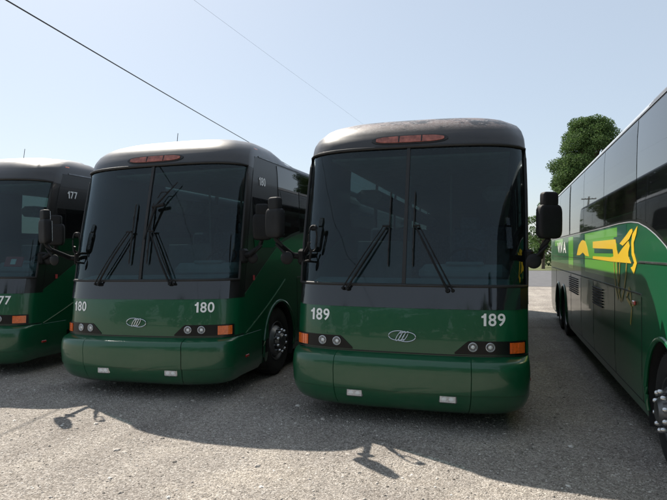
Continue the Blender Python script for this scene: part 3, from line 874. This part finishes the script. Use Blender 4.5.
    for sx in (-1, 1):
        mb = MB(); mb.box((sx * .74, 2.78, 1.62), (.86, .05, .95), bev=.015)
        mb.tube([(sx * .31, 2.78, 1.2), (sx * .31, 2.78, 3.1)], .018, 8)
        mb.build('modesty_panel', M['interior'], root)
    for r_ in range(9):
        for sx in (-.92, -.46, .46, .92):
            mb = MB(); y = 3.3 + r_ * .85
            mb.box((sx, y, 1.62), (.43, .46, .14), bev=.05); mb.box((sx, y + .25, 1.98), (.42, .13, .72), rot=Matrix.Rotation(R(-10), 3, 'X'), bev=.05)
            mb.build('passenger_seat', M['seat'], root)
    for sx in (-1, 1):
        mb = MB(); mb.box((sx * .98, 7.0, 2.80), (.42, 8.6, .22), bev=.08)
        mb.build('luggage_rack', M['interior'], root)
    mb = MB(); mb.box((0, 6.9, 3.16), (2.3, 11.2, .03))
    mb.build('ceiling_liner', M['interior'], root)
    mb = MB(); mb.box((0, 12.0, 2.1), (2.4, .04, 2.0)); mb.build('cabin_partition', M['under'], root)
    if sign:
        mb = MB(); kx = raw_x(1.85, .93).y + .16; mb.box((.93, kx, 1.80), (.36, .02, .17), rot=Matrix.Rotation(R(-20), 3, 'X'), bev=.005)
        mb.build('windshield_card', M['sign_red'], root)
        mb = MB(); mb.box((.93, kx - .014, 1.80), (.10, .01, .09), rot=Matrix.Rotation(R(-20), 3, 'X')); mb.build('card_emblem', M['white'], root)
    return root

b189 = make_coach((-1.076, 6.133, 0), 'dark green coach numbered 189 with peeling paint on its black roof cap', 189, wear=1.0, sheen=.25, rot=(0, .38))
b180 = make_coach((-4.703, 6.461, 0), 'dark green coach numbered 180 with glossy black roof cap, between coaches 177 and 189', 180, wear=0, sheen=.6, fogdx=.08, rot=(-.23, -.85))
b177 = make_coach((-8.56, 6.93, 0), 'dark green coach numbered 177 with a red card on its dashboard, leftmost of the row', 177, wear=0, sheen=.6, sign=True, rot=(0, .5))
bh = make_coach((2.688, 3.67, 0), 'green coach with lime bands and a yellow running horse along its side', 203, livery='horse', sheen=.4)

# ------------------------------------------------------------------ ground
def ground_mat():
    m, nt, b = mat('gravel_ground')
    tc = N(nt, 'ShaderNodeTexCoord')
    v1 = N(nt, 'ShaderNodeTexVoronoi', i_Scale=78.0); nt.links.new(tc.outputs['Object'], v1.inputs['Vector'])
    v2 = N(nt, 'ShaderNodeTexVoronoi', i_Scale=170.0); nt.links.new(tc.outputs['Object'], v2.inputs['Vector'])
    n1 = N(nt, 'ShaderNodeTexNoise', i_Scale=.8, i_Detail=8.0, i_Roughness=.6); nt.links.new(tc.outputs['Object'], n1.inputs['Vector'])
    n2 = N(nt, 'ShaderNodeTexNoise', i_Scale=18.0, i_Detail=8.0, i_Roughness=.75); nt.links.new(tc.outputs['Object'], n2.inputs['Vector'])
    sep = N(nt, 'ShaderNodeSeparateColor'); nt.links.new(v1.outputs['Color'], sep.inputs[0])
    c1 = ramp(nt, sep.outputs[0], [(0, (.22, .198, .175)), (.5, (.39, .352, .312)), (.85, (.47, .43, .385)), (1, (.62, .585, .54))])
    c2 = ramp(nt, n2.outputs['Fac'], [(.3, (.55, .55, .55)), (.65, (1.1, 1.1, 1.1))])
    c3 = ramp(nt, n1.outputs['Fac'], [(.36, (.80, .79, .79)), (.5, (.97, .97, .97)), (.64, (1.10, 1.09, 1.06))])
    m1 = N(nt, 'ShaderNodeMix', data_type='RGBA', blend_type='MULTIPLY'); m1.inputs[0].default_value = 1
    nt.links.new(c1.outputs[0], m1.inputs[6]); nt.links.new(c2.outputs[0], m1.inputs[7])
    m2 = N(nt, 'ShaderNodeMix', data_type='RGBA', blend_type='MULTIPLY'); m2.inputs[0].default_value = 1
    nt.links.new(m1.outputs[2], m2.inputs[6]); nt.links.new(c3.outputs[0], m2.inputs[7])
    mp = N(nt, 'ShaderNodeMapping'); mp.inputs['Scale'].default_value = (1.5, .16, 1); mp.inputs['Rotation'].default_value = (0, 0, R(-24))
    nt.links.new(tc.outputs['Object'], mp.inputs['Vector'])
    n3 = N(nt, 'ShaderNodeTexNoise', i_Scale=1.6, i_Detail=5.0, i_Roughness=.55); nt.links.new(mp.outputs[0], n3.inputs['Vector'])
    c4 = ramp(nt, n3.outputs['Fac'], [(.38, (.90, .895, .89)), (.50, (1, 1, 1)), (.64, (1.10, 1.10, 1.09))])
    m4 = N(nt, 'ShaderNodeMix', data_type='RGBA', blend_type='MULTIPLY'); m4.inputs[0].default_value = 1
    nt.links.new(m2.outputs[2], m4.inputs[6]); nt.links.new(c4.outputs[0], m4.inputs[7])
    nt.links.new(m4.outputs[2], b.inputs['Base Color'])
    b.inputs['Roughness'].default_value = .95; b.inputs['Specular IOR Level'].default_value = .2
    a = N(nt, 'ShaderNodeMath', operation='ADD')
    s1 = N(nt, 'ShaderNodeMath', operation='MULTIPLY'); nt.links.new(v1.outputs['Distance'], s1.inputs[0]); s1.inputs[1].default_value = -1.0
    s2 = N(nt, 'ShaderNodeMath', operation='MULTIPLY'); nt.links.new(v2.outputs['Distance'], s2.inputs[0]); s2.inputs[1].default_value = -.5
    nt.links.new(s1.outputs[0], a.inputs[0]); nt.links.new(s2.outputs[0], a.inputs[1])
    a2 = N(nt, 'ShaderNodeMath', operation='ADD'); nt.links.new(a.outputs[0], a2.inputs[0]); nt.links.new(n2.outputs['Fac'], a2.inputs[1])
    bp = N(nt, 'ShaderNodeBump', i_Strength=.75, i_Distance=.012); nt.links.new(a2.outputs[0], bp.inputs['Height'])
    nt.links.new(bp.outputs[0], b.inputs['Normal'])
    return m
def stone_mat():
    m, nt, b = mat('gravel_stones')
    g = N(nt, 'ShaderNodeNewGeometry')
    r = ramp(nt, g.outputs['Random Per Island'], [(0, (.09, .08, .07)), (.14, (.24, .215, .185)), (.5, (.40, .36, .32)), (.85, (.49, .45, .405)), (1, (.72, .69, .64))])
    nt.links.new(r.outputs[0], b.inputs['Base Color']); b.inputs['Roughness'].default_value = .9
    return m
mb = MB()
xs = [-400, -60, -30, -12] + lin(-9, 4, 90) + [8, 20, 60, 400]; yv = [-400, -60, -20, -5] + lin(0, 10, 80) + [15, 24]
def gz(x, y):
    if -9 < x < 4 and 0 < y < 10:
        return .008 * math.sin(x * 1.7 + .6 * y) * math.sin(y * 1.3 - x * .4) + .004 * math.sin(3.9 * x + 1.1) * math.sin(4.3 * y)
    return 0
mb.grid(lambda x, y, o: Vector((x, y, gz(x, y))), xs, yv + [30, 60, 400])
tag(mb.build('ground', ground_mat()), kind='structure')

# loose stones lying on the lot near the viewer
def make_stones(n, seed):
    rng = np.random.default_rng(seed)
    base = np.array([(1, 0, 0), (0, 1, 0), (-1, 0, 0), (0, -1, 0), (0, 0, 1), (.62, .62, .55), (-.62, .62, .5), (-.62, -.62, .55), (.62, -.62, .5)], float)
    F = np.array([(0, 5, 1), (1, 6, 2), (2, 7, 3), (3, 8, 0), (0, 8, 4), (0, 4, 5), (5, 4, 1), (1, 4, 6), (6, 4, 2), (2, 4, 7), (7, 4, 3), (3, 4, 8)])
    F = np.array([(0, 1, 5), (1, 2, 6), (2, 3, 7), (3, 0, 8), (0, 5, 4), (5, 1, 4), (1, 6, 4), (6, 2, 4), (2, 7, 4), (7, 3, 4), (3, 8, 4), (8, 0, 4)])
    s = rng.uniform(2.7, 10.5, n) ; x = rng.uniform(-9, 3.2, n)
    keep = rng.uniform(0, 1, n) < np.clip(1.25 - (s - 3) * .13, .15, 1); s = s[keep]; x = x[keep]; n = len(s)
    size = .0035 + .0045 * rng.pareto(3.9, n); size = np.clip(size, .0035, .032)
    a = rng.uniform(0, 2 * PI, n)
    jit = rng.uniform(.7, 1.3, (n, len(base), 3))
    P = base[None] * jit
    P[:, :, 0] *= rng.uniform(.8, 1.4, n)[:, None]; P[:, :, 2] *= rng.uniform(.4, .85, n)[:, None]
    P = P * size[:, None, None]
    X = P[:, :, 0] * np.cos(a)[:, None] - P[:, :, 1] * np.sin(a)[:, None]; Y = P[:, :, 0] * np.sin(a)[:, None] + P[:, :, 1] * np.cos(a)[:, None]
    gz_ = .008 * np.sin(x * 1.7 + .6 * s) * np.sin(s * 1.3 - x * .4) + .004 * np.sin(3.9 * x + 1.1) * np.sin(4.3 * s)
    V = np.stack([X + x[:, None], Y + s[:, None], P[:, :, 2] + gz_[:, None]], -1).reshape(-1, 3)
    FF = (F[None] + (np.arange(n) * len(base))[:, None, None]).reshape(-1, 3)
    me = bpy.data.meshes.new('gravel')
    me.vertices.add(len(V)); me.vertices.foreach_set('co', V.ravel())
    me.loops.add(FF.size); me.loops.foreach_set('vertex_index', FF.ravel())
    me.polygons.add(len(FF)); me.polygons.foreach_set('loop_start', np.arange(len(FF)) * 3)
    me.update(calc_edges=True); me.validate()
    me.materials.append(stone_mat())
    o = bpy.data.objects.new('gravel', me); COL.objects.link(o)
    return o
tag(make_stones(110000, 3), 'loose pale gravel strewn over the parking lot', 'gravel', kind='stuff')

# road beyond the lot and the grass past it
mb = MB(); mb.grid(lambda x, y, o: Vector((x, y, .012)), lin(-300, 300, 10), [33, 60])
rm = simple('asphalt', (.10, .10, .105), rough=.9, noise=.25, nscale=2)
tag(mb.build('road', rm), kind='structure')
def grass_mat():
    m, nt, b = mat('dry_grass')
    tc = N(nt, 'ShaderNodeTexCoord'); n = N(nt, 'ShaderNodeTexNoise', i_Scale=.6, i_Detail=10.0, i_Roughness=.75); nt.links.new(tc.outputs['Object'], n.inputs['Vector'])
    r = ramp(nt, n.outputs['Fac'], [(.35, (.05, .075, .02)), (.55, (.10, .11, .035)), (.7, (.20, .17, .08))])
    nt.links.new(r.outputs[0], b.inputs['Base Color']); b.inputs['Roughness'].default_value = 1
    return m
mb = MB(); mb.grid(lambda x, y, o: Vector((x, y, .02)), lin(-380, 380, 10), [60.5, 390])
tag(mb.build('grass_field', grass_mat()), kind='structure')

# ------------------------------------------------------------------ trees
def leaf_mat(name, a, b_, c):
    m, nt, b = mat(name)
    g = N(nt, 'ShaderNodeNewGeometry'); r = ramp(nt, g.outputs['Random Per Island'], [(0, a), (.5, b_), (1, c)])
    nt.links.new(r.outputs[0], b.inputs['Base Color']); b.inputs['Roughness'].default_value = .75; b.inputs['Specular IOR Level'].default_value = .25
    tr = N(nt, 'ShaderNodeBsdfTranslucent'); nt.links.new(r.outputs[0], tr.inputs['Color'])
    mx = N(nt, 'ShaderNodeMixShader'); mx.inputs[0].default_value = .3
    nt.links.new(b.outputs[0], mx.inputs[1]); nt.links.new(tr.outputs[0], mx.inputs[2]); nt.links.new(mx.outputs[0], nt.nodes['Material Output'].inputs['Surface'])
    return m
LEAF = [leaf_mat('leaves_mid', (.05, .095, .028), (.085, .15, .045), (.13, .20, .065)), leaf_mat('leaves_dark', (.018, .045, .014), (.032, .07, .02), (.05, .095, .028))]
BARK = simple('bark', (.09, .07, .05), rough=.95, noise=.4, nscale=5)
def tree(x, y, h, rad, label, lm=0, leaf=.16, dens=1.0, seed=1, trunk_r=.2, base=.28, group=None, nc=30):
    rng = np.random.default_rng(seed)
    root = empty('broadleaf_tree', (x, y, 0)); tag(root, label, 'tree', group)
    mb = MB()
    mb.tube([(0, 0, -.1), (.05, 0, h * .2), (-.05, .05, h * .45), (.05, 0, h * .85)], [trunk_r, trunk_r * .8, trunk_r * .5, .03], 8)
    cl = []
    for k in range(nc):
        a = rng.uniform(0, 2 * PI); u = rng.uniform(0, 1)
        hz = h * (base + (.94 - base) * u)
        rr = rad * max(.05, 1 - (2 * u - 1) ** 2) ** .5 * rng.uniform(.3, .98) ** .7
        c = Vector((rr * math.cos(a), rr * math.sin(a), hz)); cl.append((c, rad * rng.uniform(.13, .36)))
        mb.tube([(0, 0, hz * .7), tuple(c * .6 + Vector((0, 0, hz * .38))), tuple(c)], [trunk_r * .3, trunk_r * .16, .015], 5)
    mb.build('trunk', BARK, root)
    P = []; Nn = []
    for c, r in cl:
        n = int(dens * 340 * (r / 1.0) ** 2 / (leaf / .16) ** 2)
        d = rng.normal(size=(n, 3)); d /= np.linalg.norm(d, axis=1)[:, None]
        rr = r * rng.uniform(.25, 1.12, n) ** .6
        p = d * rr[:, None] * np.array([1, 1, .75]) + np.array(c)
        P.append(p)
    P = np.concatenate(P); n = len(P)
    t1 = rng.normal(size=(n, 3)); t1 /= np.linalg.norm(t1, axis=1)[:, None]
    t2 = np.cross(t1, rng.normal(size=(n, 3))); t2 /= np.linalg.norm(t2, axis=1)[:, None]
    sz = leaf * rng.uniform(.5, 1.15, n)[:, None]
    V = np.stack([P - t1 * sz, P + t2 * sz * .5, P + t1 * sz, P - t2 * sz * .5], 1).reshape(-1, 3)
    me = bpy.data.meshes.new('crown'); me.vertices.add(n * 4); me.vertices.foreach_set('co', V.ravel())
    me.loops.add(n * 4); me.loops.foreach_set('vertex_index', np.arange(n * 4)); me.polygons.add(n); me.polygons.foreach_set('loop_start', np.arange(n) * 4)
    me.update(calc_edges=True); me.validate(); me.materials.append(LEAF[lm])
    o = bpy.data.objects.new('crown', me); COL.objects.link(o); o.parent = root
    return root
TH = R(16.44); F_ = 572.2
def at(px, s):                                # lateral position seen at photo column px at distance s
    t = (px - 333.5) / F_
    return s * (t * math.cos(TH) - math.sin(TH)) / (math.cos(TH) + t * math.sin(TH))
tree(at(590, 40), 40, 10.9, 2.2, 'tall round tree rising above the roof of the horse coach', 0, leaf=.075, dens=1.25, seed=15, nc=170, base=.32)
tree(at(543, 66), 66, 7.4, 1.7, 'slim tree in the gap between coach 189 and the horse coach', 0, leaf=.14, seed=8, dens=.8, group='trees beyond the road')
tree(at(553, 72), 72, 5.6, 2.6, 'low bushy tree behind the mirror of coach 189', 1, leaf=.18, seed=9, base=.1, group='trees beyond the road')

for k, (x, y, h) in enumerate(((-19, -14, 6.5), (-13.5, -15, 7.5), (-8, -13.5, 6.2), (-2.5, -15, 7.2), (3, -13, 6.4), (8.5, -15, 7.6), (14, -14, 6.8))):
    tree(x, y, h, 3.9, 'leafy tree in the row facing the parked coaches, behind the viewer', k % 2, leaf=.28, seed=30 + k, base=.05, group='trees facing the coaches')
def far_wood():
    rng = np.random.default_rng(77); n = 60000
    x = rng.uniform(-170, 170, n); top = 4.5 + 1.8 * np.sin(x * .21) + 1.4 * np.sin(x * .53 + 1) + 1.0 * np.sin(x * 1.3)
    P = np.stack([x, 140 + rng.uniform(-5, 5, n), rng.uniform(0, 1, n) ** .7 * top * rng.uniform(.75, 1.05, n)], -1)
    t1 = rng.normal(size=(n, 3)); t1 /= np.linalg.norm(t1, axis=1)[:, None]
    t2 = np.cross(t1, rng.normal(size=(n, 3))); t2 /= np.linalg.norm(t2, axis=1)[:, None]
    sz = .42 * rng.uniform(.5, 1.1, n)[:, None]
    V = np.stack([P - t1 * sz, P + t2 * sz * .6, P + t1 * sz, P - t2 * sz * .6], 1).reshape(-1, 3)
    me = bpy.data.meshes.new('distant_wood'); me.vertices.add(n * 4); me.vertices.foreach_set('co', V.ravel())
    me.loops.add(n * 4); me.loops.foreach_set('vertex_index', np.arange(n * 4)); me.polygons.add(n); me.polygons.foreach_set('loop_start', np.arange(n) * 4)
    me.update(calc_edges=True); me.validate(); me.materials.append(LEAF[0])
    o = bpy.data.objects.new('distant_wood', me); COL.objects.link(o)
    tag(o, 'far line of woods beyond the field', 'woods', kind='stuff')
far_wood()
# ------------------------------------------------------------------ poles and wires
def pole(x, y, h, label, arm=1.0):
    r = empty('utility_pole', (x, y, 0)); tag(r, label, 'utility pole', 'utility poles')
    mb = MB(); mb.tube([(0, 0, -.2), (0, 0, h)], [.16, .10], 12); mb.build('post', M['wood'], r)
    mb = MB(); mb.box((0, 0, h - .35), (2 * arm, .10, .12)); cr = mb.build('crossarm', M['wood'], r)
    for k in (-1, -.5, .5, 1):
        mb = MB(); mb.lathe([(.03, 0), (.05, .03), (.03, .06), (.05, .09), (.02, .13), (.001, .14)], (k * arm * .9, 0, h - .29), 'Z', 10); mb.build('insulator', M['steel'], cr)
    return r
def cam_pt(px, Z, z):                         # world point at photo column px, depth Z and height z
    X = (px - 333.5) / F_ * Z
    return Vector((X * math.cos(TH) - Z * math.sin(TH), X * math.sin(TH) + Z * math.cos(TH), z))
def wire(a, b, r, sag, label, name='overhead_wire', ext=(0, 1)):
    pts = []
    for t in lin(ext[0], ext[1], 60):
        p = a.lerp(b, t); pts.append(p - Vector((0, 0, sag * 4 * max(0, t * (1 - t)))))
    mb = MB(); mb.tube(pts, r, 6)
    return tag(mb.build(name, M['cable'], None), label, 'wire')
A = cam_pt(12, 12, 1.925 + 251 * 12 / F_); B = cam_pt(245, 30, 1.925 + 113 * 30 / F_)
wire(A, B, .016, .02, 'thick black overhead wire slanting down to the roof of coach 180', ext=(-1.2, 5.0))
A2 = cam_pt(198, 20, 1.925 + 251 * 20 / F_); B2 = cam_pt(330, 36, 1.925 + 153 * 36 / F_)
wire(A2, B2, .0032, .02, 'thin faint wire high above coaches 180 and 189', ext=(-.2, 9.0))

e1 = A.lerp(B, 5.0); e2 = A2.lerp(B2, 4.0)
pole(e1.x, e1.y, e1.z + .2, 'wooden utility pole carrying the thick black wire, hidden behind the coaches')
pole(2.688 - at(587, 78), 78, 9.2, 'wooden utility pole mirrored in the windows of the horse coach', arm=.9)
# ------------------------------------------------------------------ light, sky, camera
shift = Vector((.65, -.58, -1.0)); d = shift.normalized()
elev = math.asin(-d.z); az = math.atan2(-d.x, -d.y)       # azimuth of the sun measured from +Y towards +X
sun = bpy.data.lights.new('sun', 'SUN'); sun.energy = 5.0; sun.angle = R(.53); sun.color = (1, .93, .83)
so = bpy.data.objects.new('sun', sun); COL.objects.link(so)
so.rotation_euler = d.to_track_quat('-Z', 'Y').to_euler(); so.location = (-10, 20, 30)
w = bpy.data.worlds.new('World'); SC.world = w; w.use_nodes = True
nt = w.node_tree; bg = nt.nodes['Background']
sky = nt.nodes.new('ShaderNodeTexSky'); sky.sky_type = 'NISHITA'; sky.sun_disc = False
sky.sun_elevation = elev; sky.sun_rotation = az; sky.air_density = 1.0; sky.dust_density = 1.3; sky.ozone_density = 1.0; sky.altitude = 100
hs = nt.nodes.new('ShaderNodeMix'); hs.data_type = 'RGBA'; hs.inputs[0].default_value = .5     # thin even summer haze over the clear sky
hs.inputs[7].default_value = (6.0, 6.7, 7.3, 1)
nt.links.new(sky.outputs[0], hs.inputs[6]); nt.links.new(hs.outputs[2], bg.inputs[0]); bg.inputs[1].default_value = .083

cam = bpy.data.cameras.new('camera'); co = bpy.data.objects.new('camera', cam); COL.objects.link(co)
co.matrix_world = Matrix.Translation((0, 0, 1.925)) @ Matrix.Rotation(TH, 4, 'Z') @ Matrix.Rotation(R(90.218), 4, 'X') @ Matrix.Rotation(R(-.241), 4, 'Z')
cam.sensor_fit = 'HORIZONTAL'; cam.sensor_width = 36; cam.lens = 36 * F_ / 667; cam.clip_end = 2000; cam.clip_start = .05
SC.camera = co
SC.view_settings.view_transform = 'Standard'; SC.view_settings.look = 'None'; SC.view_settings.gamma = 1; SC.view_settings.use_curve_mapping = False
SC.view_settings.exposure = 0.62
SC.render.engine = 'CYCLES'
SC.cycles.transparent_max_bounces = 16; SC.cycles.max_bounces = 8
SC.cycles.use_denoising = True
